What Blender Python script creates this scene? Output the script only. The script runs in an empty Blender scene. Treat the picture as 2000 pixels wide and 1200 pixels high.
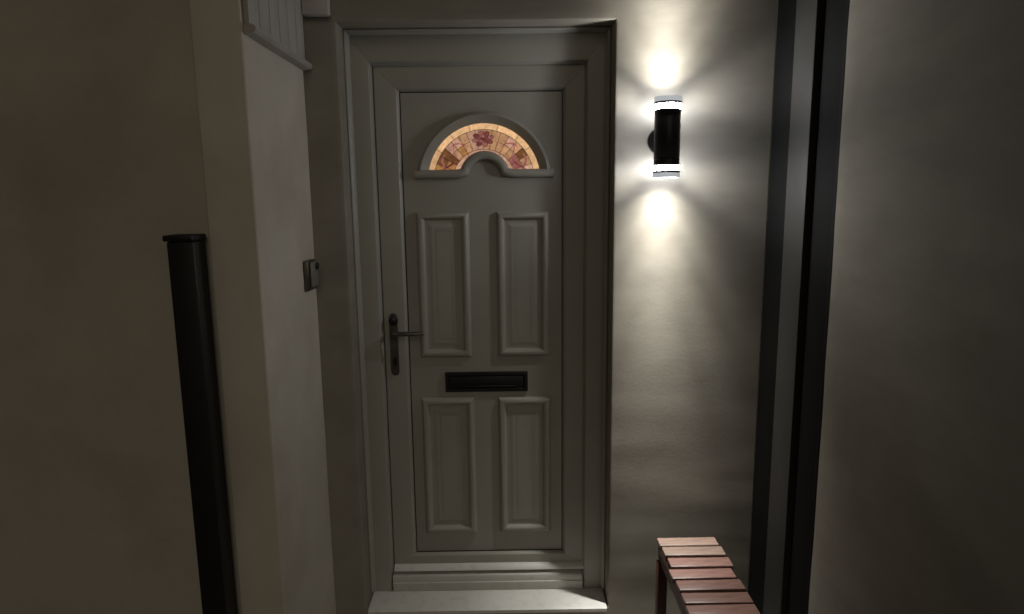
import bpy, bmesh, math, random
from mathutils import Vector, Matrix, noise

# ------------------------------------------------------------------ camera, world, light
S = bpy.context.scene
COL = S.collection
R = math.radians


def make_camera():
    f, p, y, r = 1294.3, 0.16476, 0.00623, -0.01185
    cp, sp, cy, sy = math.cos(p), math.sin(p), math.cos(y), math.sin(y)
    fwd = Vector((sy * cp, cy * cp, -sp))
    right = Vector((cy, -sy, 0))
    up = right.cross(fwd)
    r2 = right * math.cos(r) + up * math.sin(r)
    u2 = up * math.cos(r) - right * math.sin(r)
    cam = bpy.data.cameras.new('camera')
    cam.sensor_width = 36
    cam.sensor_fit = 'HORIZONTAL'
    cam.lens = 36 * f / 2000
    cam.clip_start = 0.05
    cam.clip_end = 500
    o = bpy.data.objects.new('camera', cam)
    m = Matrix((r2, u2, -fwd)).transposed().to_4x4()
    m.translation = Vector((0.0926, -2.6564, 1.5827))
    o.matrix_world = m
    COL.objects.link(o)
    S.camera = o


make_camera()

W = bpy.data.worlds.new('World')
S.world = W
W.use_nodes = True
nt = W.node_tree
for n in list(nt.nodes):
    nt.nodes.remove(n)
out = nt.nodes.new('ShaderNodeOutputWorld')
sky = nt.nodes.new('ShaderNodeTexSky')
sky.sky_type = 'NISHITA'
sky.sun_disc = False
sky.sun_elevation = R(4)
sky.sun_rotation = R(200)
bg = nt.nodes.new('ShaderNodeBackground')
bg.inputs['Strength'].default_value = 0.002
nt.links.new(sky.outputs['Color'], bg.inputs['Color'])
bg2 = nt.nodes.new('ShaderNodeBackground')          # town glow on the night sky
bg2.inputs['Color'].default_value = (1.0, 0.86, 0.62, 1)
bg2.inputs['Strength'].default_value = 0.022
addw = nt.nodes.new('ShaderNodeAddShader')
nt.links.new(bg.outputs[0], addw.inputs[0])
nt.links.new(bg2.outputs[0], addw.inputs[1])
nt.links.new(addw.outputs[0], out.inputs['Surface'])

sd = bpy.data.lights.new('night_sun', 'SUN')        # lowered to night level
sd.energy = 0.19
sd.angle = R(28)
sd.color = (1.0, 0.9, 0.75)
so = bpy.data.objects.new('night_sun', sd)
so.rotation_euler = (R(66), 0, R(14))
so.location = (0, -3, 4)
COL.objects.link(so)

S.view_settings.view_transform = 'Standard'
S.view_settings.look = 'None'
S.view_settings.exposure = 0.15
S.view_settings.gamma = 1
S.view_settings.use_curve_mapping = False
S.render.engine = 'CYCLES'
S.cycles.max_bounces = 8
S.cycles.diffuse_bounces = 4
S.cycles.transparent_max_bounces = 12
S.cycles.caustics_reflective = False
S.cycles.caustics_refractive = False
S.cycles.sample_clamp_indirect = 2.0
S.cycles.use_denoising = True

# ------------------------------------------------------------------ materials
MATS = {}


def mat(name, col, rough=0.6, spec=0.4, var=0.12, scale=6.0, bump=0.0, bscale=60.0, metal=0.0,
        emit=None, estr=0.0, rand=0.0, stretch=None, grain=0.0, dirt=None, bvec=False):
    """Principled material with two octaves of procedural colour variation and a fine relief."""
    m = bpy.data.materials.new(name)
    m.use_nodes = True
    t = m.node_tree
    L = t.links.new
    b = t.nodes['Principled BSDF']
    b.inputs['Roughness'].default_value = rough
    b.inputs['Metallic'].default_value = metal
    b.inputs['Specular IOR Level'].default_value = spec
    tc = t.nodes.new('ShaderNodeTexCoord')
    vec = tc.outputs['Object']
    if stretch:
        mp = t.nodes.new('ShaderNodeMapping')
        mp.inputs['Scale'].default_value = stretch
        L(vec, mp.inputs['Vector'])
        vec = mp.outputs['Vector']
    nz = t.nodes.new('ShaderNodeTexNoise')
    nz.inputs['Scale'].default_value = scale
    nz.inputs['Detail'].default_value = 6
    nz.inputs['Roughness'].default_value = 0.62
    L(vec, nz.inputs['Vector'])
    ramp = t.nodes.new('ShaderNodeValToRGB')
    ramp.color_ramp.elements[0].position = 0.3
    ramp.color_ramp.elements[1].position = 0.72
    lo = [c * (1 - var) for c in col]
    hi = [min(1, c * (1 + var)) for c in col]
    ramp.color_ramp.elements[0].color = (*lo, 1)
    ramp.color_ramp.elements[1].color = (*hi, 1)
    L(nz.outputs['Fac'], ramp.inputs['Fac'])
    cout = ramp.outputs['Color']
    if dirt:
        n3 = t.nodes.new('ShaderNodeTexNoise')
        n3.inputs['Scale'].default_value = dirt[1]
        n3.inputs['Detail'].default_value = 8
        L(tc.outputs['Object'], n3.inputs['Vector'])
        r3 = t.nodes.new('ShaderNodeValToRGB')
        r3.color_ramp.elements[0].position = 0.52
        r3.color_ramp.elements[0].color = (0, 0, 0, 1)
        r3.color_ramp.elements[1].position = 0.75
        r3.color_ramp.elements[1].color = (dirt[2],) * 3 + (1,)
        L(n3.outputs['Fac'], r3.inputs['Fac'])
        mx = t.nodes.new('ShaderNodeMixRGB')
        mx.inputs['Color2'].default_value = (*dirt[0], 1)
        L(r3.outputs['Color'], mx.inputs['Fac'])
        L(cout, mx.inputs['Color1'])
        cout = mx.outputs['Color']
    if rand:
        oi = t.nodes.new('ShaderNodeObjectInfo')
        hsv = t.nodes.new('ShaderNodeHueSaturation')
        mr = t.nodes.new('ShaderNodeMapRange')
        mr.inputs['To Min'].default_value = 1 - rand
        mr.inputs['To Max'].default_value = 1 + rand
        L(oi.outputs['Random'], mr.inputs['Value'])
        L(mr.outputs['Result'], hsv.inputs['Value'])
        L(cout, hsv.inputs['Color'])
        cout = hsv.outputs['Color']
    if emit:
        L(cout, b.inputs['Base Color'])
        mixc = t.nodes.new('ShaderNodeMixRGB')
        mixc.blend_type = 'MULTIPLY'
        mixc.inputs['Fac'].default_value = 1
        mixc.inputs['Color1'].default_value = (*emit, 1)
        r2 = t.nodes.new('ShaderNodeValToRGB')
        r2.color_ramp.elements[0].position = 0.3
        r2.color_ramp.elements[0].color = (1 - grain,) * 3 + (1,)
        r2.color_ramp.elements[1].position = 0.7
        r2.color_ramp.elements[1].color = (1, 1, 1, 1)
        L(nz.outputs['Fac'], r2.inputs['Fac'])
        L(r2.outputs['Color'], mixc.inputs['Color2'])
        oi2 = t.nodes.new('ShaderNodeObjectInfo')         # every piece of glass differs a little
        mr2 = t.nodes.new('ShaderNodeMapRange')
        mr2.inputs['To Min'].default_value = 0.78
        mr2.inputs['To Max'].default_value = 1.12
        hs2 = t.nodes.new('ShaderNodeHueSaturation')
        L(oi2.outputs['Random'], mr2.inputs['Value'])
        L(mr2.outputs['Result'], hs2.inputs['Value'])
        L(mixc.outputs['Color'], hs2.inputs['Color'])
        L(hs2.outputs['Color'], b.inputs['Emission Color'])
        b.inputs['Emission Strength'].default_value = estr
    else:
        L(cout, b.inputs['Base Color'])
    if bump:
        n2 = t.nodes.new('ShaderNodeTexNoise')
        n2.inputs['Scale'].default_value = bscale
        n2.inputs['Detail'].default_value = 5
        L(vec if bvec else tc.outputs['Object'], n2.inputs['Vector'])
        bp = t.nodes.new('ShaderNodeBump')
        bp.inputs['Strength'].default_value = 1.0
        bp.inputs['Distance'].default_value = bump
        L(n2.outputs['Fac'], bp.inputs['Height'])
        L(bp.outputs['Normal'], b.inputs['Normal'])
        # roughness varies a little too
        rr = t.nodes.new('ShaderNodeMapRange')
        rr.inputs['To Min'].default_value = max(0, rough - 0.1)
        rr.inputs['To Max'].default_value = min(1, rough + 0.1)
        L(nz.outputs['Fac'], rr.inputs['Value'])
        L(rr.outputs['Result'], b.inputs['Roughness'])
    MATS[name] = m
    return m


PAINT = mat('painted_render', (0.295, 0.272, 0.230), 0.85, 0.2, 0.11, 3.0, 0.0003, 95, dirt=((0.20, 0.18, 0.145), 3.1, 0.55), stretch=(1.0, 1.0, 3.2))
PALE = mat('pale_painted_render', (0.67, 0.62, 0.53), 0.85, 0.2, 0.07, 3.0, 0.0005, 45, dirt=((0.40, 0.34, 0.26), 2.3, 0.4))
PAINT2 = mat('painted_render_old', (0.50, 0.46, 0.38), 0.9, 0.2, 0.12, 2.0, 0.0012, 60, dirt=((0.3, 0.26, 0.2), 1.5, 0.5))
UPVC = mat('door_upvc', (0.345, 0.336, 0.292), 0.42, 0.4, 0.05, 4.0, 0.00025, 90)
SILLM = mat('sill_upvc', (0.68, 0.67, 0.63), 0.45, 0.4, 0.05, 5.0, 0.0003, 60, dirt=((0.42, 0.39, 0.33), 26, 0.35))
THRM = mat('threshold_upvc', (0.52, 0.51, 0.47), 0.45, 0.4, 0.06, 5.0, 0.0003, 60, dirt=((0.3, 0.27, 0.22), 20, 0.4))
RUBBER = mat('rubber_gasket', (0.02, 0.02, 0.018), 0.7, 0.2)
BLACK = mat('black_metal', (0.012, 0.012, 0.012), 0.42, 0.4, 0.1, 20, 0.0001, 200)
BLACKP = mat('black_plastic', (0.014, 0.014, 0.013), 0.5, 0.3, 0.2, 12, 0.0003, 90)
BLACKM = mat('matt_black_paint', (0.008, 0.008, 0.008), 0.8, 0.15, 0.2, 8)
ANTHR = mat('anthracite_paint', (0.06, 0.058, 0.055), 0.6, 0.3, 0.1, 6, 0.0003, 80)
BRONZE = mat('dark_bronze', (0.12, 0.108, 0.092), 0.36, 0.5, 0.25, 25, 0.0002, 120, metal=0.6)
CHROME = mat('satin_silver', (0.62, 0.63, 0.66), 0.45, 0.5, 0.06, 30, metal=0.35)
LEAD = mat('lead_came', (0.16, 0.10, 0.07), 0.6, 0.4, 0.15, 60)
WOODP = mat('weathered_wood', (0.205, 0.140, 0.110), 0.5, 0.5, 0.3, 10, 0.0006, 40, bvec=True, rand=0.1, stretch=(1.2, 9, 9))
WOOD = mat('red_stained_wood', (0.185, 0.102, 0.084), 0.42, 0.5, 0.35, 10, 0.0006, 40, bvec=True, rand=0.25, stretch=(1.2, 9, 9), dirt=((0.19, 0.11, 0.075), 9, 0.6))
DARKWOOD = mat('dark_stained_wood', (0.085, 0.032, 0.022), 0.5, 0.4, 0.3, 10, 0.0006, 40, stretch=(1, 9, 9))
CLAD = mat('grey_cladding', (0.46, 0.435, 0.40), 0.6, 0.3, 0.1, 7, 0.0003, 60, rand=0.05)
CONC = mat('concrete', (0.22, 0.21, 0.19), 0.9, 0.2, 0.25, 4, 0.003, 30)
BELLG = mat('grey_plastic', (0.22, 0.21, 0.18), 0.45, 0.4, 0.1, 20)
LIP = mat('frosted_lip', (0.55, 0.57, 0.60), 0.4, 0.4, emit=(0.92, 0.96, 1.0), estr=0.42)
BULB = mat('bulb_glass', (0.8, 0.8, 0.8), 0.3, 0.4, emit=(1, 0.96, 0.88), estr=4.0)

acr = bpy.data.materials.new('acrylic_ring')            # clear acrylic collar glowing with the bulb behind it
acr.use_nodes = True
t = acr.node_tree
for n in list(t.nodes):
    t.nodes.remove(n)
o_ = t.nodes.new('ShaderNodeOutputMaterial')
tr = t.nodes.new('ShaderNodeBsdfTransparent')
tr.inputs['Color'].default_value = (0.92, 0.93, 0.95, 1)
em = t.nodes.new('ShaderNodeEmission')
em.inputs['Color'].default_value = (0.93, 0.95, 1.0, 1)
em.inputs['Strength'].default_value = 38.0
ad = t.nodes.new('ShaderNodeAddShader')
t.links.new(tr.outputs[0], ad.inputs[0])
t.links.new(em.outputs[0], ad.inputs[1])
t.links.new(ad.outputs[0], o_.inputs['Surface'])


def glass(name, c, s=1.0, grain=0.25, sc=70):
    return mat(name, [x * 0.3 for x in c], 0.15, 0.5, 0.1, sc, emit=c, estr=s, grain=grain)


G_CREAM = glass('glass_cream', (0.90, 0.54, 0.27), 0.86, 0.4)
G_PALE = glass('glass_pale_pink', (0.78, 0.43, 0.29), 0.76, 0.55)
G_TAN = glass('glass_tan', (0.70, 0.37, 0.19), 0.74, 0.55)
G_PINK = glass('glass_rose', (0.56, 0.20, 0.17), 0.62, 0.5)
G_RED = glass('glass_deep_rose', (0.32, 0.08, 0.07), 0.62, 0.5)
G_BROWN = glass('glass_amber_brown', (0.30, 0.12, 0.045), 0.6, 0.6)
G_AMBER = glass('glass_amber', (0.58, 0.27, 0.09), 0.7, 0.5)

# ------------------------------------------------------------------ helpers


def thing(name, label, cat, loc=(0, 0, 0), group=None):
    o = bpy.data.objects.new(name, None)
    o.empty_display_size = 0.1
    o.location = loc
    COL.objects.link(o)
    o['label'] = label
    o['category'] = cat
    if group:
        o['group'] = group
    return o


def base_of(p):
    v = Vector((0, 0, 0))
    while p is not None:
        v += p.location
        p = p.parent
    return v


def obj(name, bm, m, parent=None, smooth=False, label=None):
    """Link a bmesh given in world coordinates as one mesh object under parent."""
    bmesh.ops.recalc_face_normals(bm, faces=bm.faces[:])
    if parent is not None:
        bmesh.ops.translate(bm, verts=bm.verts[:], vec=-base_of(parent))
    me = bpy.data.meshes.new(name)
    bm.to_mesh(me)
    bm.free()
    me.materials.append(m)
    if smooth:
        for p in me.polygons:
            p.use_smooth = True
        try:
            me.set_sharp_from_angle(angle=R(38))
        except Exception:
            pass
    o = bpy.data.objects.new(name, me)
    COL.objects.link(o)
    o.parent = parent
    if label:
        o['label'] = label
    return o


def tag(o, label, cat, group=None):
    o['label'] = label
    o['category'] = cat
    if group:
        o['group'] = group
    return o


def add_box(bm, x0, x1, y0, y1, z0, z1, bev=0.0, seg=2):
    r = bmesh.ops.create_cube(bm, size=1)
    vs = r['verts']
    for v in vs:
        v.co = Vector(((x0 + x1) / 2 + v.co.x * (x1 - x0), (y0 + y1) / 2 + v.co.y * (y1 - y0), (z0 + z1) / 2 + v.co.z * (z1 - z0)))
    if bev:
        es = set()
        for v in vs:
            es.update(v.link_edges)
        bmesh.ops.bevel(bm, geom=list(es), offset=bev, segments=seg, profile=0.5, affect='EDGES')


def box(name, m, parent, x0, x1, y0, y1, z0, z1, bev=0.0, label=None, seg=2):
    bm = bmesh.new()
    add_box(bm, x0, x1, y0, y1, z0, z1, bev, seg)
    return obj(name, bm, m, parent, bev > 0, label)


def add_poly_prism(bm, pts, y0, y1):
    """pts: (x, z) outline, extruded from y0 to y1."""
    a = [bm.verts.new((x, y0, z)) for x, z in pts]
    b = [bm.verts.new((x, y1, z)) for x, z in pts]
    n = len(pts)
    bm.faces.new(a)
    bm.faces.new(b[::-1])
    for i in range(n):
        bm.faces.new((a[i], b[i], b[(i + 1) % n], a[(i + 1) % n]))


def add_lathe(bm, prof, cx, cy, n=48, axis='z', c2=0.0):
    """closed profile of (radius, height) revolved about an upright axis at (cx, cy)."""
    rings = []
    for k in range(n):
        a = 2 * math.pi * k / n
        ring = []
        for r, h in prof:
            if axis == 'z':
                ring.append(bm.verts.new((cx + r * math.cos(a), cy + r * math.sin(a), h)))
            else:   # axis along y, centre (cx, c2) in xz
                ring.append(bm.verts.new((cx + r * math.cos(a), h, c2 + r * math.sin(a))))
        rings.append(ring)
    m = len(prof)
    for k in range(n):
        A, B = rings[k], rings[(k + 1) % n]
        for i in range(m):
            j = (i + 1) % m
            bm.faces.new((A[i], A[j], B[j], B[i]))
    bmesh.ops.remove_doubles(bm, verts=bm.verts[:], dist=1e-6)


def add_tube(bm, pts, r, n=10):
    pts = [Vector(p) for p in pts]
    rings = []
    for i, p in enumerate(pts):
        d = (pts[min(i + 1, len(pts) - 1)] - pts[max(i - 1, 0)]).normalized()
        a = Vector((0, 0, 1)) if abs(d.z) < 0.9 else Vector((1, 0, 0))
        u = d.cross(a).normalized()
        w = d.cross(u)
        rr = r[i] if isinstance(r, (list, tuple)) else r
        rings.append([bm.verts.new(p + u * rr * math.cos(2 * math.pi * k / n) + w * rr * math.sin(2 * math.pi * k / n)) for k in range(n)])
    for A, B in zip(rings, rings[1:]):
        for k in range(n):
            bm.faces.new((A[k], A[(k + 1) % n], B[(k + 1) % n], B[k]))
    bm.faces.new(rings[0][::-1])
    bm.faces.new(rings[-1])


def ring_members(rect, prof, names, m, parent, sides='LRBT', joint=0.0004, smooth=True, kt=1.0, kb=1.0):
    """Mitred members of a rectangular frame. prof: closed polygon of (inset from rect, y)."""
    x0, x1, z0, z1 = rect
    for s in sides:
        bm = bmesh.new()
        A, B = [], []
        for w, y in prof:
            j = joint
            if s == 'L':
                A.append((x0 + w, y, z0 + w * kb + j)); B.append((x0 + w, y, z1 - w * kt - j))
            elif s == 'R':
                A.append((x1 - w, y, z0 + w * kb + j)); B.append((x1 - w, y, z1 - w * kt - j))
            elif s == 'B':
                A.append((x0 + w + j, y, z0 + w * kb)); B.append((x1 - w - j, y, z0 + w * kb))
            else:
                A.append((x0 + w + j, y, z1 - w * kt)); B.append((x1 - w - j, y, z1 - w * kt))
        va = [bm.verts.new(p) for p in A]
        vb = [bm.verts.new(p) for p in B]
        n = len(prof)
        for i in range(n):
            bm.faces.new((va[i], va[(i + 1) % n], vb[(i + 1) % n], vb[i]))
        bm.faces.new(va)
        bm.faces.new(vb[::-1])
        obj(names['LRBT'.index(s)], bm, m, parent, smooth)


def ring_mesh(rect, prof, bm):
    x0, x1, z0, z1 = rect
    loops = []
    for w, y in prof:
        loops.append([bm.verts.new((x0 + w, y, z0 + w)), bm.verts.new((x1 - w, y, z0 + w)), bm.verts.new((x1 - w, y, z1 - w)), bm.verts.new((x0 + w, y, z1 - w))])
    n = len(prof)
    for i in range(n):
        A, B = loops[i], loops[(i + 1) % n]
        for k in range(4):
            bm.faces.new((A[k], A[(k + 1) % 4], B[(k + 1) % 4], B[k]))


def sweep_xz(bm, path, prof, closed=False):
    """Sweep a closed profile of (offset along path normal, y) along a polyline of (x, z)."""
    P = [Vector((x, z)) for x, z in path]
    rings = []
    for i, p in enumerate(P):
        d0 = (p - P[i - 1]).normalized() if i > 0 else None
        d1 = (P[i + 1] - p).normalized() if i < len(P) - 1 else None
        if d0 is None: d0 = d1
        if d1 is None: d1 = d0
        n0 = Vector((-d0.y, d0.x)); n1 = Vector((-d1.y, d1.x))
        nn = (n0 + n1).normalized()
        k = 1 / max(0.4, nn.dot(n0))
        rings.append([bm.verts.new((p.x + nn.x * o * k, y, p.y + nn.y * o * k)) for o, y in prof])
    m = len(prof)
    for A, B in zip(rings, rings[1:]):
        for i in range(m):
            bm.faces.new((A[i], A[(i + 1) % m], B[(i + 1) % m], B[i]))
    bm.faces.new(rings[0])
    bm.faces.new(rings[-1][::-1])


def bead(w, h, y, n=8, flat=0.25):
    """rounded moulding profile of width w, height h standing on plane y (towards -y), centred on 0."""
    pts = [(-w / 2, y), ]
    for k in range(n + 1):
        a = math.pi * k / n
        cx = -math.cos(a)
        cx = math.copysign(abs(cx) ** 0.8, cx)
        pts.append((cx * w / 2 * 0.97, y - 0.002 - (h - 0.002) * math.sin(a) ** 0.6))
    pts.append((w / 2, y))
    return pts


# ------------------------------------------------------------------ setting: ground and house walls
GZ = -0.18
bm = bmesh.new()
bmesh.ops.create_grid(bm, x_segments=8, y_segments=8, size=60)
bmesh.ops.translate(bm, verts=bm.verts[:], vec=(0, -20, GZ))
g = obj('ground', bm, CONC)
g['kind'] = 'structure'

OX0, OX1, OZ0, OZ1 = -0.509, 0.492, -0.100, 2.206        # door opening
WX0, WX1 = -0.636, 1.069
FY = -0.15


def relief(x, z):
    """hand-trowelled unevenness of the wall face, in metres; stronger low down"""
    low = max(0.0, min(1.0, (1.5 - z) / 1.0))
    a = noise.noise(Vector((x * 1.6, 3.1, z * 8.5)))
    b = noise.noise(Vector((x * 3.0 + 9, 7.7, z * 3.2)))
    c = noise.noise(Vector((x * 9, 1.2, z * 20)))
    return (0.0017 * a * (0.03 + low) + 0.0007 * b + 0.00005 * c)


def facade():
    def spaced(a, b, step):
        n = max(1, round((b - a) / step))
        return [a + (b - a) * i / n for i in range(n)]
    xs = spaced(WX0, OX0, 0.02) + spaced(OX0, OX1, 0.04) + spaced(OX1, WX1, 0.012) + [WX1]
    zs = spaced(GZ - 0.05, OZ0, 0.03) + spaced(OZ0, OZ1, 0.012) + spaced(OZ1, 3.3, 0.03) + [3.3]
    bm = bmesh.new()
    V = {}
    for i, x in enumerate(xs):
        for k, z in enumerate(zs):
            e = min(max(abs(x - OX0), abs(x - OX1) * 1.0), 1)
            V[i, k] = bm.verts.new((x, FY - relief(x, z), z))
    inx = lambda x: OX0 - 1e-6 <= x < OX1 - 1e-6
    inz = lambda z: OZ0 - 1e-6 <= z < OZ1 - 1e-6
    for i in range(len(xs) - 1):
        for k in range(len(zs) - 1):
            if inx(xs[i]) and inz(zs[k]):
                continue
            bm.faces.new((V[i, k], V[i + 1, k], V[i + 1, k + 1], V[i, k + 1]))
    # reveals of the opening, with a softened plaster arris
    i0 = xs.index(OX0); i1 = xs.index(OX1)
    k0 = zs.index(OZ0); k1 = zs.index(OZ1)
    loop = [(i, k0) for i in range(i0, i1)] + [(i1, k) for k in range(k0, k1)] + [(i, k1) for i in range(i1, i0, -1)] + [(i0, k) for k in range(k1, k0, -1)]
    back = {}
    for q in loop:
        v = V[q].co
        back[q] = bm.verts.new((v.x, 0.09, v.z))
    rev = []
    for a, b in zip(loop, loop[1:] + loop[:1]):
        rev.append(bm.faces.new((V[a], V[b], back[b], back[a])))
    bmesh.ops.delete(bm, geom=[v for v in bm.verts if not v.link_faces], context='VERTS')
    edges = [e for e in bm.edges if len(e.link_faces) == 2 and (e.link_faces[0] in rev) != (e.link_faces[1] in rev)]
    bmesh.ops.bevel(bm, geom=edges, offset=0.006, segments=3, profile=0.5, affect='EDGES')
    # outer rim back to y = 0.09 so the wall is a solid thickness
    rim = [e for e in bm.edges if e.is_boundary and all(v.co.y < -0.1 for v in e.verts)]
    r = bmesh.ops.extrude_edge_only(bm, edges=rim)
    for v in [g for g in r['geom'] if isinstance(g, bmesh.types.BMVert)]:
        v.co.y = 0.09
    o = obj('house_wall', bm, PAINT, None, True)
    tag(o, 'cream painted wall with uneven render around the door, lit by the wall lamp', 'wall')


facade()

# left return wall of the porch with its narrow pier end
def rough_wall(name, x0, x1, y0, y1, z0, z1, m, amp=0.0015, step=0.05, label='', cat='wall', bev=0.008):
    bm = bmesh.new()
    add_box(bm, x0, x1, y0, y1, z0, z1)
    for ax, (a, b) in enumerate(((x0, x1), (y0, y1), (z0, z1))):
        n = int((b - a) / step)
        for i in range(1, n):
            co = [0, 0, 0]; no = [0, 0, 0]
            co[ax] = a + (b - a) * i / n; no[ax] = 1
            bmesh.ops.bisect_plane(bm, geom=bm.verts[:] + bm.edges[:] + bm.faces[:], plane_co=co, plane_no=no)
    bmesh.ops.recalc_face_normals(bm, faces=bm.faces[:])
    es = [e for e in bm.edges if len(e.link_faces) == 2 and e.calc_face_angle(0) > 1]
    bmesh.ops.bevel(bm, geom=es, offset=bev, segments=3, profile=0.5, affect='EDGES')
    bm.normal_update()
    for v in bm.verts:
        p = v.co
        d = noise.noise(Vector((p.x * 2.2 + 4, p.y * 2.2, p.z * 4.0))) + 0.5 * noise.noise(Vector((p.x * 7, p.y * 7 + 3, p.z * 9)))
        v.co += v.normal * amp * d
    o = obj(name, bm, m, None, True)
    return tag(o, label, cat)


rough_wall('porch_wall', -0.779, -0.6362, -0.709, 0.09, GZ - 0.05, 3.3, PALE, 0.002, 0.04,
           'pale porch side wall left of the door, with the doorbell on its face')
rough_wall('neighbour_wall', -3.2, -0.781, -0.690, 0.09, GZ - 0.05, 3.3, PAINT2, 0.004, 0.09,
           'dim olive rendered wall behind the added black post at far left')
rough_wall('entry_wall', 1.069, 1.30, -2.1, -0.672, GZ - 0.05, 3.3, PAINT, 0.002, 0.06,
           'pale side wall at far right, fading into the dark')

# black post added in place of the night darkness past the porch wall
gp = thing('dark_gap_post', 'black square post with a flat cap, added for the darkness beside the left porch wall', 'post', (-0.822, -0.755, GZ))
box('post', BLACKP, gp, -0.860, -0.784, -0.795, -0.715, GZ, 1.47, 0.006)
box('post_cap', BLACKP, gp, -0.866, -0.782, -0.803, -0.711, 1.4705, 1.488, 0.005)

# dark glazed side door on the right
sdoor = thing('side_door', 'dark grey and black side door edge-on, right of the lamp wall', 'door', (1.1, -0.385, GZ))
box('jamb', BLACKM, sdoor, 1.071, 1.17, -0.318, -0.1505, GZ, 3.3, 0.004)
box('stile', ANTHR, sdoor, 1.066, 1.11, -0.476, -0.320, GZ, 3.3, 0.004)
box('panel', BLACKM, sdoor, 1.090, 1.12, -0.650, -0.477, GZ, 3.3, 0.002)
box('jamb', BLACKM, sdoor, 1.071, 1.17, -0.6715, -0.651, GZ, 3.3, 0.003)

# ------------------------------------------------------------------ clad canopy box on the left wall
cb = thing('canopy_box', 'grey clad canopy box above the left porch wall, trimmed along its lower edge', 'canopy', (-0.62, -0.4, 2.04))
ys = [-0.700, -0.612, -0.524, -0.436, -0.348, -0.260, -0.172]
for a, b in zip(ys, ys[1:]):
    box('board', CLAD, cb, -0.634, -0.618, a + 0.002, b - 0.002, 2.068, 2.9, 0.004)
bm = bmesh.new()
pr = [(-0.634, 2.040), (-0.606, 2.044), (-0.600, 2.052), (-0.602, 2.062), (-0.612, 2.067), (-0.634, 2.067)]
A = [bm.verts.new((x, -0.702, z)) for x, z in pr]
B = [bm.verts.new((x, -0.153, z)) for x, z in pr]
for i in range(len(pr)):
    bm.faces.new((A[i], A[(i + 1) % len(pr)], B[(i + 1) % len(pr)], B[i]))
bm.faces.new(A); bm.faces.new(B[::-1])
obj('edge_trim', bm, CLAD, cb, True)
box('corner_block', CLAD, cb, -0.617, -0.524, -0.190, -0.154, 2.222, 2.9, 0.005)

# ------------------------------------------------------------------ front door
door = thing('front_door', 'panelled grey front door with a lit stained glass fanlight', 'door', (0, 0, -0.085))
# outer frame
FR = (-0.505, 0.488, -0.088, 2.2045)
SW = 0.0845
frame_prof = [(0.0, 0.07), (0.0, -0.030), (0.002, -0.034), (0.0775, -0.034), (0.0805, -0.0325), (0.0875, -0.012), (0.0885, -0.008), (0.0885, 0.07)]
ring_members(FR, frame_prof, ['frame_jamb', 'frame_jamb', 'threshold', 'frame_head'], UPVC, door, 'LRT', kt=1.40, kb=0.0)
# sealing trim in the corner between reveal and frame
tp = [(0.0, -0.0345), (0.0, -0.056), (0.005, -0.058), (0.012, -0.053), (0.019, -0.0345)]
ring_members((-0.5085, 0.4915, -0.088, 2.2055), tp, ['frame_trim'] * 4, UPVC, door, 'LRT')
# threshold: stepped bottom member
def long_prism(name, prof, x0, x1, m, parent, smooth=True):
    """closed (y, z) profile run along x"""
    bm = bmesh.new()
    a = [bm.verts.new((x0, y, z)) for y, z in prof]
    b = [bm.verts.new((x1, y, z)) for y, z in prof]
    n = len(prof)
    for i in range(n):
        bm.faces.new((a[i], a[(i + 1) % n], b[(i + 1) % n], b[i]))
    bm.faces.new(a); bm.faces.new(b[::-1])
    return obj(name, bm, m, parent, smooth)


long_prism('threshold', [(0.07, -0.0885), (-0.036, -0.0885), (-0.036, -0.066), (-0.040, -0.064), (-0.040, -0.050), (-0.036, -0.047),
                         (-0.036, -0.030), (-0.033, -0.022), (-0.020, -0.017), (0.07, -0.017)], -0.4155, 0.3985, THRM, door)
long_prism('sill', [(0.06, -0.1), (-0.165, -0.112), (-0.172, -0.108), (-0.172, -0.094), (-0.166, -0.0905), (-0.05, -0.089), (0.06, -0.089)],
           -0.4995, 0.4835, SILLM, door)

# leaf: stiles and rails with a bevelled step towards the panel
LF = (-0.4135, 0.4115, -0.004, 2.0835)
iw = 0.0955
leaf_prof = [(0.0, 0.06), (0.0, 0.003), (0.003, 0.0), (iw - 0.013, 0.0), (iw - 0.010, 0.0015), (iw - 0.002, 0.018), (iw, 0.0205), (iw, 0.06)]
LFB = 0.0665
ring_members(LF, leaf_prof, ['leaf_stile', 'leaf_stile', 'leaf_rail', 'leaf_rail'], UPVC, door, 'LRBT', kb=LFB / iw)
box('gasket', RUBBER, door, -0.417, 0.415, 0.030, 0.058, -0.0165, 2.088)
long_prism('weather_bar', [(0.0005, 0.018), (-0.010, 0.015), (-0.024, 0.004), (-0.026, -0.002), (-0.022, -0.004), (0.0005, -0.002)], -0.411, 0.405, SILLM, door)

# panel slab
PY = 0.020
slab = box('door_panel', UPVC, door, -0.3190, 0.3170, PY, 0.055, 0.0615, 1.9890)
gr = LF[0] + iw, LF[1] - iw, LF[2] + LFB, LF[3] - iw
bm = bmesh.new()
ring_mesh((gr[0] + 0.0002, gr[1] - 0.0002, gr[2] + 0.0002, gr[3] - 0.0002), [(0.0, PY + 0.001), (0.0, PY - 0.002), (0.0028, PY - 0.0015), (0.0032, PY + 0.001)], bm)
obj('panel_gasket', bm, RUBBER, door)

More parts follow.
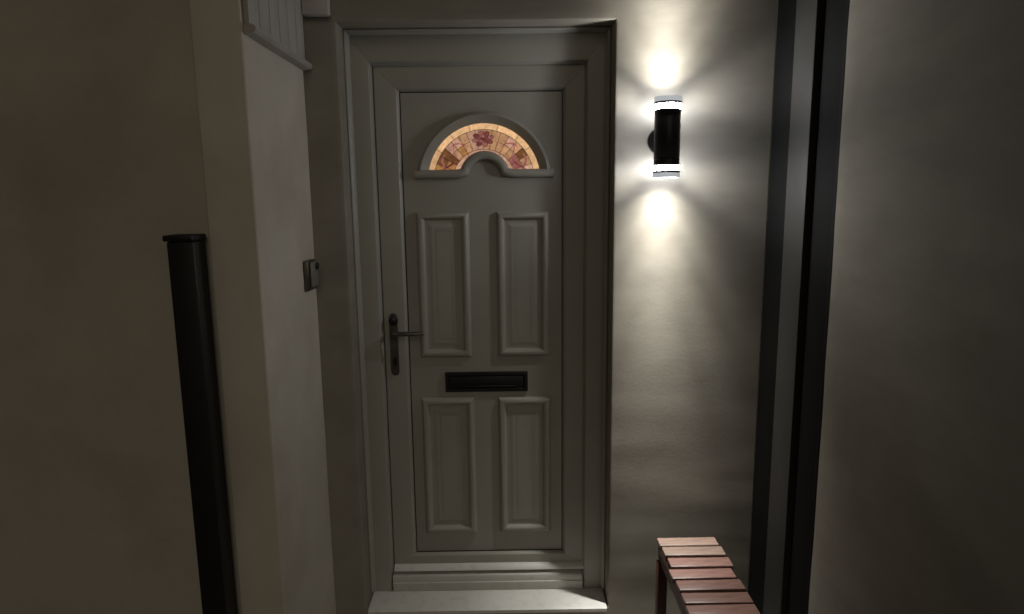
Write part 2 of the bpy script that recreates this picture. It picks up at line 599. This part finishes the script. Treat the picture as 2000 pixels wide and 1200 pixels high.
# four moulded panels
for (x0, x1, z0, z1) in ((-0.270, -0.058, 0.932, 1.528), (0.050, 0.262, 0.932, 1.525), (-0.273, -0.052, 0.152, 0.758), (0.047, 0.266, 0.152, 0.757)):
    bm = bmesh.new()
    w = 0.034
    prof = [(0.0, PY + 0.001), (0.001, PY - 0.006), (0.006, PY - 0.014), (0.013, PY - 0.0185), (0.020, PY - 0.018), (0.027, PY - 0.012), (w - 0.001, PY - 0.003), (w, PY + 0.001)]
    ring_mesh((x0, x1, z0, z1), prof, bm)
    pm = obj('panel_moulding', bm, UPVC, door, True)
    bm = bmesh.new()
    ring_mesh((x0 + w + 0.012, x1 - w - 0.012, z0 + w + 0.012, z1 - w - 0.012), [(0.0, PY + 0.002), (0.0, PY - 0.0005), (0.014, PY - 0.0028), (0.03, PY - 0.0028), (0.03, PY + 0.002)], bm)
    f = bm.faces.new([bm.verts.new(c) for c in ((x0 + w + 0.041, PY - 0.0028, z0 + w + 0.041), (x1 - w - 0.041, PY - 0.0028, z0 + w + 0.041),
                                                (x1 - w - 0.041, PY - 0.0028, z1 - w - 0.041), (x0 + w + 0.041, PY - 0.0028, z1 - w - 0.041))])
    obj('raised_field', bm, UPVC, pm)

# fanlight
FC = (0.006, 1.645)
fan = thing('fanlight', '', '', (FC[0], PY, FC[1]))
del fan['label']; del fan['category']
fan.parent = door
fan.location = Vector((FC[0], PY, FC[1])) - door.location


def arc(r, a0, a1, n=40, c=FC):
    return [(c[0] + r * math.cos(R(a0 + (a1 - a0) * i / n)), c[1] + r * math.sin(R(a0 + (a1 - a0) * i / n))) for i in range(n + 1)]


bm = bmesh.new()
sweep_xz(bm, arc(0.2445, 4, 176, 56), [(-0.021, PY + 0.0005), (-0.020, PY - 0.014), (-0.016, PY - 0.022), (-0.009, PY - 0.0255), (-0.003, PY - 0.0225), (0.003, PY - 0.017), (0.021, PY - 0.0062), (0.0225, PY + 0.0005)])
obj('arch_moulding', bm, UPVC, fan, True)
zr = 1.674
hc = (0.008, 1.662)
th0 = 14
hump = [(hc[0] + 0.083 * math.cos(R(a)), hc[1] + 0.083 * math.sin(R(a))) for a in [180 - th0 - (180 - 2 * th0) * i / 24 for i in range(25)]]
path = [(-0.266, zr), (-0.18, zr), (-0.115, zr), (-0.092, zr + 0.002)] + hump + [(0.108, zr + 0.002), (0.131, zr), (0.2, zr), (0.279, zr)]
bm = bmesh.new()
sweep_xz(bm, path, bead(0.036, 0.030, PY))
obj('base_moulding', bm, UPVC, fan, True)


def polar_piece(r0, r1, a0, a1, m, y=PY - 0.004, gap=0.0007, name='glass_piece'):
    bm = bmesh.new()
    g0 = math.degrees(gap / max(r0, 0.01)); g1 = math.degrees(gap / r1)
    n = max(2, int((a1 - a0) / 6))
    o_in = [(FC[0] + (r0 + gap) * math.cos(R(a0 + g0 + (a1 - a0 - 2 * g0) * i / n)), FC[1] + (r0 + gap) * math.sin(R(a0 + g0 + (a1 - a0 - 2 * g0) * i / n))) for i in range(n + 1)]
    o_out = [(FC[0] + (r1 - gap) * math.cos(R(a0 + g1 + (a1 - a0 - 2 * g1) * i / n)), FC[1] + (r1 - gap) * math.sin(R(a0 + g1 + (a1 - a0 - 2 * g1) * i / n))) for i in range(n + 1)]
    add_poly_prism(bm, o_in + o_out[::-1], y, PY + 0.001)
    return obj(name, bm, m, fan)


rng = random.Random(4)
lead = bmesh.new()
def came(a, b, r=0.0010):
    add_tube(lead, [(a[0], PY - 0.0052, a[1]), (b[0], PY - 0.0052, b[1])], r, 6)
def pol(r, a):
    return (FC[0] + r * math.cos(R(a)), FC[1] + r * math.sin(R(a)))
def came_arc(r, a0, a1):
    p = arc(r, a0, a1, max(3, int(abs(a1 - a0) / 5)))
    add_tube(lead, [(x, PY - 0.005, z) for x, z in p], 0.0010, 6)

# outer cream border
cuts = [8, 36, 52, 75, 105, 126, 146, 172]
for a, b in zip(cuts, cuts[1:]):
    polar_piece(0.199, 0.223, a, b, G_CREAM)
    came(pol(0.199, a), pol(0.223, a))
came_arc(0.199, 8, 172)
# inner pale band against the hump
for a, b in zip([22, 58, 90, 122, 158], [58, 90, 122, 158]):
    polar_piece(0.094, 0.124, a, b, G_PALE)
    came(pol(0.094, a), pol(0.124, a))
came_arc(0.124, 15, 165)
# field: two rings of small quarries, tan and pink, brown lozenges at the sides
cells = list(range(10, 171, 10))
for k, (a, b) in enumerate(zip(cells, cells[1:])):
    for j, (r0, r1) in enumerate(((0.124, 0.161), (0.161, 0.199))):
        mid = (a + b) / 2
        if 66 < mid < 114:
            continue
        if 138 < mid < 160:
            m = G_BROWN if (j + k) % 2 else G_AMBER
            if j == 1 and mid < 150: m = G_BROWN
        elif 24 < mid < 44:
            m = G_PINK if (j + k) % 2 else G_TAN
            if 34 < mid: m = G_BROWN if j else G_PINK
        else:
            m = rng.choice((G_TAN, G_PALE, G_PALE, G_TAN, G_AMBER if mid > 120 or mid > 160 else G_PALE))
        polar_piece(r0, r1, a, b, m)
    came(pol(0.124, a), pol(0.199, a))
came_arc(0.161, 10, 70); came_arc(0.161, 110, 170)
polar_piece(0.124, 0.199, 70, 90, G_TAN)
polar_piece(0.124, 0.199, 90, 110, G_PALE)
# rose: overlapping petals around a dark heart
rc = pol(0.163, 91)
for k in range(13):
    inner = k >= 8
    a = 72 * (k - 8) + 20 if inner else 45 * k + 15
    dist, ln, wd = (0.009, 0.009, 0.006) if inner else (0.024, 0.011, 0.0088)
    yy = PY - (0.0066 if inner else 0.0056) - 0.0001 * k
    pts = []
    for i in range(12):
        t_ = 2 * math.pi * i / 12
        u, v = dist + ln * math.cos(t_), wd * math.sin(t_)
        ca, sa = math.cos(R(a)), math.sin(R(a))
        pts.append((rc[0] + (u * ca - v * sa) * 1.25, rc[1] + (u * sa + v * ca) * 0.92))
    bm = bmesh.new()
    add_poly_prism(bm, pts, yy, PY - 0.0041)
    obj('petal', bm, (G_RED if k % 2 else G_PINK) if not inner else (G_PINK if k % 2 else G_RED), fan)
    add_tube(lead, [(x, yy - 0.0006, z) for x, z in pts + pts[:1]], 0.0007, 5)
bm = bmesh.new()
add_poly_prism(bm, [(rc[0] + 0.005 * math.cos(i * math.pi / 5), rc[1] + 0.0045 * math.sin(i * math.pi / 5)) for i in range(10)], PY - 0.0085, PY - 0.0042)
obj('rose_heart', bm, G_RED, fan)
# red scrolls of painted glass either side of the rose
def scroll(r0, a0, r1, a1, bend, w, m):
    n = 10
    P = []
    for i in range(n + 1):
        t_ = i / n
        P.append(Vector(pol(r0 + (r1 - r0) * t_ + bend * math.sin(math.pi * t_), a0 + (a1 - a0) * t_)))
    up, dn = [], []
    for i, p in enumerate(P):
        d = (P[min(i + 1, n)] - P[max(i - 1, 0)]).normalized()
        ww = w * math.sin(math.pi * (0.08 + 0.84 * i / n))
        up.append((p.x - d.y * ww, p.y + d.x * ww)); dn.append((p.x + d.y * ww, p.y - d.x * ww))
    bm = bmesh.new()
    add_poly_prism(bm, up + dn[::-1], PY - 0.0053, PY - 0.0041)
    obj('scroll', bm, m, fan)
for sgn in (1, -1):
    for r0, a0, r1, a1, bd, w, m in ((0.150, 16, 0.185, 34, 0.014, 0.0045, G_PINK), (0.176, 14, 0.140, 38, -0.012, 0.004, G_RED), (0.135, 40, 0.188, 52, 0.010, 0.0025, G_PINK),
                                     (0.185, 44, 0.150, 64, 0.012, 0.0035, G_PINK), ):
        scroll(r0, 90 + sgn * (90 - a0), r1, 90 + sgn * (90 - a1), bd, w, m)
obj('lead_came', lead, LEAD, fan, True)

# letterbox
lb = thing('letterbox', '', '', (0, PY, 0.824)); del lb['label']; del lb['category']
lb.parent = door; lb.location = Vector((0, PY, 0.824)) - door.location
bm = bmesh.new()
ring_mesh((-0.171, 0.171, 0.783, 0.867), [(0.0, PY + 0.001), (0.0, PY - 0.008), (0.004, PY - 0.012), (0.013, PY - 0.012), (0.017, PY - 0.006), (0.017, PY + 0.001)], bm)
obj('letterbox_surround', bm, BLACK, lb, True)
bm = bmesh.new()
add_box(bm, -0.153, 0.153, PY - 0.009, PY - 0.002, 0.801, 0.849, 0.002)
add_box(bm, -0.120, 0.120, PY - 0.013, PY - 0.008, 0.803, 0.810, 0.002)
obj('flap', bm, BLACK, lb, True)

# handle
hd = thing('door_handle', '', '', (-0.374, 0, 0.99)); del hd['label']; del hd['category']
hd.parent = door; hd.location = Vector((-0.374, 0, 0.99)) - door.location
def stadium(cx, z0, z1, r, n=10):
    return [(cx + r * math.cos(R(180 - 180 * i / n) ), z1 - r + r * math.sin(R(180 - 180 * i / n))) for i in range(n + 1)] + \
           [(cx + r * math.cos(R(-180 * i / n)), z0 + r + r * math.sin(R(-180 * i / n))) for i in range(n + 1)]
bm = bmesh.new()
add_poly_prism(bm, stadium(-0.374, 0.862, 1.122, 0.0165), -0.010, 0.0005)
es = [e for e in bm.edges if all(v.co.y < -0.009 for v in e.verts)]
bmesh.ops.bevel(bm, geom=es, offset=0.004, segments=2, affect='EDGES')
obj('backplate', bm, BRONZE, hd, True)
bm = bmesh.new()
add_tube(bm, [(-0.372, -0.008, 1.046), (-0.372, -0.040, 1.046), (-0.366, -0.050, 1.046), (-0.352, -0.055, 1.046), (-0.300, -0.056, 1.046), (-0.255, -0.054, 1.045), (-0.247, -0.052, 1.044)],
         [0.012, 0.010, 0.0105, 0.010, 0.0095, 0.009, 0.005], 14)
obj('lever', bm, BRONZE, hd, True)
bm = bmesh.new()
add_lathe(bm, [(0.0, -0.030), (0.010, -0.030), (0.017, -0.026), (0.0185, -0.010), (0.0185, -0.009), (0.0, -0.009)], -0.372, 0, 24, 'y', 1.093)
obj('turn_knob', bm, BLACK, hd, True)
bm = bmesh.new()
add_poly_prism(bm, stadium(-0.372, 0.905, 0.940, 0.0088), -0.018, -0.0095)
obj('lock_cylinder', bm, BLACK, hd, True)
for z in (0.880, 1.068 + 0.042):
    bm = bmesh.new()
    add_lathe(bm, [(0.0, -0.0125), (0.004, -0.012), (0.0045, -0.0095), (0.0, -0.0095)], -0.374, 0, 12, 'y', z)
    obj('screw', bm, BRONZE, hd, True)

# ------------------------------------------------------------------ wall lamp
LX, LY, LZ = 0.665, -0.243, 1.783
lamp = thing('wall_lamp', 'black cylindrical up and down wall lamp, lit at both ends', 'lamp', (LX, FY, LZ))
bm = bmesh.new()
add_lathe(bm, [(0.0, FY + 0.003), (0.050, FY + 0.003), (0.050, FY - 0.014), (0.046, FY - 0.019), (0.0, FY - 0.020)], LX, 0, 40, 'y', LZ - 0.004)
obj('wall_plate', bm, BLACK, lamp, True)
bm = bmesh.new()
add_box(bm, LX - 0.016, LX + 0.016, LY + 0.038, FY - 0.018, LZ - 0.035, LZ + 0.030, 0.003)
obj('arm', bm, BLACK, lamp, True)
hb = 0.0965
bm = bmesh.new()
add_lathe(bm, [(0.0455, LZ - hb), (0.0455, LZ - 0.077), (0.0445, LZ - 0.0755), (0.0455, LZ - 0.074), (0.0455, LZ + 0.074), (0.0445, LZ + 0.0755), (0.0455, LZ + 0.077), (0.0455, LZ + hb),
               (0.0415, LZ + hb), (0.0415, LZ + 0.045), (0.0, LZ + 0.045), (0.0, LZ - 0.045), (0.0415, LZ - 0.045), (0.0415, LZ - hb)], LX, LY, 56)
obj('body', bm, BLACK, lamp, True)
for s in (1, -1):
    z = lambda h: LZ + s * h
    bm = bmesh.new()
    add_lathe(bm, [(0.0435, z(hb + 0.0005)), (0.0455, z(hb + 0.0005)), (0.0455, z(0.1145)), (0.0435, z(0.1145))], LX, LY, 56)
    obj('acrylic_ring', bm, acr, lamp, True)
    bm = bmesh.new()
    add_lathe(bm, [(0.0415, z(0.115)), (0.0472, z(0.115)), (0.0472, z(0.1225)), (0.0415, z(0.1225))], LX, LY, 56)
    obj('end_ring', bm, BLACK, lamp, True)
    bm = bmesh.new()
    add_lathe(bm, [(0.0418, z(0.123)), (0.0478, z(0.123)), (0.0480, z(0.125)), (0.0480, z(0.137)), (0.0468, z(0.139)), (0.0418, z(0.139))], LX, LY, 56)
    obj('frosted_lip', bm, LIP, lamp, True)
    bm = bmesh.new()
    add_lathe(bm, [(0.0, z(0.0455)), (0.010, z(0.0455)), (0.012, z(0.055)), (0.024, z(0.069)), (0.024, z(0.073)), (0.0, z(0.074))], LX, LY, 24)
    obj('bulb', bm, BULB, lamp, True)
    bm = bmesh.new()                                  # added unseen shield, keeps the bulb's light off the near wall
    add_poly_arc = [(LX + 0.0405 * math.sin(R(a)), LY + 0.0405 * math.cos(R(a))) for a in range(-60, 61, 10)]
    add_poly_arc += [(LX + 0.0425 * math.sin(R(a)), LY + 0.0425 * math.cos(R(a))) for a in range(60, -61, -10)]
    lo_, hi_ = sorted((z(hb + 0.0005), z(0.1145)))
    A = [bm.verts.new((x, y, lo_)) for x, y in add_poly_arc]
    B = [bm.verts.new((x, y, hi_)) for x, y in add_poly_arc]
    for i in range(len(A)):
        bm.faces.new((A[i], A[(i + 1) % len(A)], B[(i + 1) % len(A)], B[i]))
    for i in range(12):
        j = len(A) - 1 - i
        bm.faces.new((A[i], A[i + 1], A[j - 1], A[j]))
        bm.faces.new((B[i], B[i + 1], B[j - 1], B[j]))
    obj('glow_shield', bm, BLACK, lamp, True)
    zs = z(0.083)
    k = 0.95 if s > 0 else 1.0
    for kind, power, size, col in (('SPOT', 85 * k, 31, (1.0, 0.98, 0.92)), ('SPOT', 52 * k, 52, (1.0, 0.985, 0.93)),
                                   ('SPOT', 16 * k, 80, (1.0, 0.97, 0.91)), ('POINT', 13.0, 0, (1.0, 0.975, 0.915))):
        l = bpy.data.lights.new('lamp_beam' if kind == 'SPOT' else 'lamp_glow', kind)
        l.energy = power
        l.color = col
        l.shadow_soft_size = 0.013 if kind == 'SPOT' else 0.024
        if kind == 'SPOT':
            l.spot_size = R(size)
            l.spot_blend = 1.0
        lo = bpy.data.objects.new(l.name, l)
        COL.objects.link(lo)
        lo.parent = lamp
        lo.location = Vector((LX, LY, zs)) - lamp.location
        lo.rotation_euler = (math.pi + R(3), 0, 0) if s > 0 else (-R(3), 0, 0)   # bulbs lean a little away from the wall

# ------------------------------------------------------------------ doorbell on the left wall
bell = thing('doorbell', 'small dark doorbell box on the left porch wall', 'doorbell', (-0.636, -0.25, 1.31))
box('bell_case', BRONZE, bell, -0.637, -0.615, -0.300, -0.205, 1.256, 1.366, 0.006)
box('bell_face', BELLG, bell, -0.6125, -0.606, -0.294, -0.211, 1.270, 1.360, 0.003)
bm = bmesh.new()
add_lathe(bm, [(0.0, 0.0), (0.013, 0.0), (0.013, 0.006), (0.010, 0.009), (0.0, 0.009)], 0, 0, 20)
bmesh.ops.rotate(bm, verts=bm.verts[:], cent=(0, 0, 0), matrix=Matrix.Rotation(R(90), 3, 'Y'))
bmesh.ops.translate(bm, verts=bm.verts[:], vec=(-0.6065, -0.236, 1.342))
obj('bell_button', bm, BLACK, bell, True)

# ------------------------------------------------------------------ slatted bench
BX0, BX1, BZ = 0.646, 0.866, 0.300
BY0, BY1 = -0.322, -1.16
bench = thing('bench', 'narrow reddish wooden slatted bench beneath the wall lamp', 'bench', (0.758, -0.74, GZ))
pitch = 0.0705
me0 = None
for i in range(12):
    y1 = BY0 - i * pitch
    if me0 is None:
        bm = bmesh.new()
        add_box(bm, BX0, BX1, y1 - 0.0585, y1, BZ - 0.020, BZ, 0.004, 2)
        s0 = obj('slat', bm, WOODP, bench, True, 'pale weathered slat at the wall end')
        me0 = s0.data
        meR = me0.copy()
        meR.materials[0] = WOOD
    else:
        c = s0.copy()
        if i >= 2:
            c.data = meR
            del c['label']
        COL.objects.link(c)
        c.parent = bench
        c.location = Vector((rng.uniform(-0.004, 0.004), -i * pitch, rng.uniform(-0.0012, 0.0012)))
        c.rotation_euler = (rng.uniform(-0.02, 0.02), 0, rng.uniform(-0.012, 0.012))
for x in (BX0 + 0.006, BX1 - 0.030):
    box('side_rail', DARKWOOD, bench, x, x + 0.024, BY1 + 0.01, BY0 - 0.004, BZ - 0.082, BZ - 0.021, 0.003)
for x in (BX0 - 0.002, BX1 - 0.034):
    for y in (BY0 - 0.046, BY1 + 0.012):
        box('leg', DARKWOOD, bench, x, x + 0.036, y, y + 0.036, GZ, BZ - 0.0835, 0.003)
for y in (BY0 - 0.04, BY1 + 0.018):
    box('stretcher', DARKWOOD, bench, BX0 + 0.036, BX1 - 0.036, y, y + 0.022, GZ + 0.10, GZ + 0.14, 0.003)
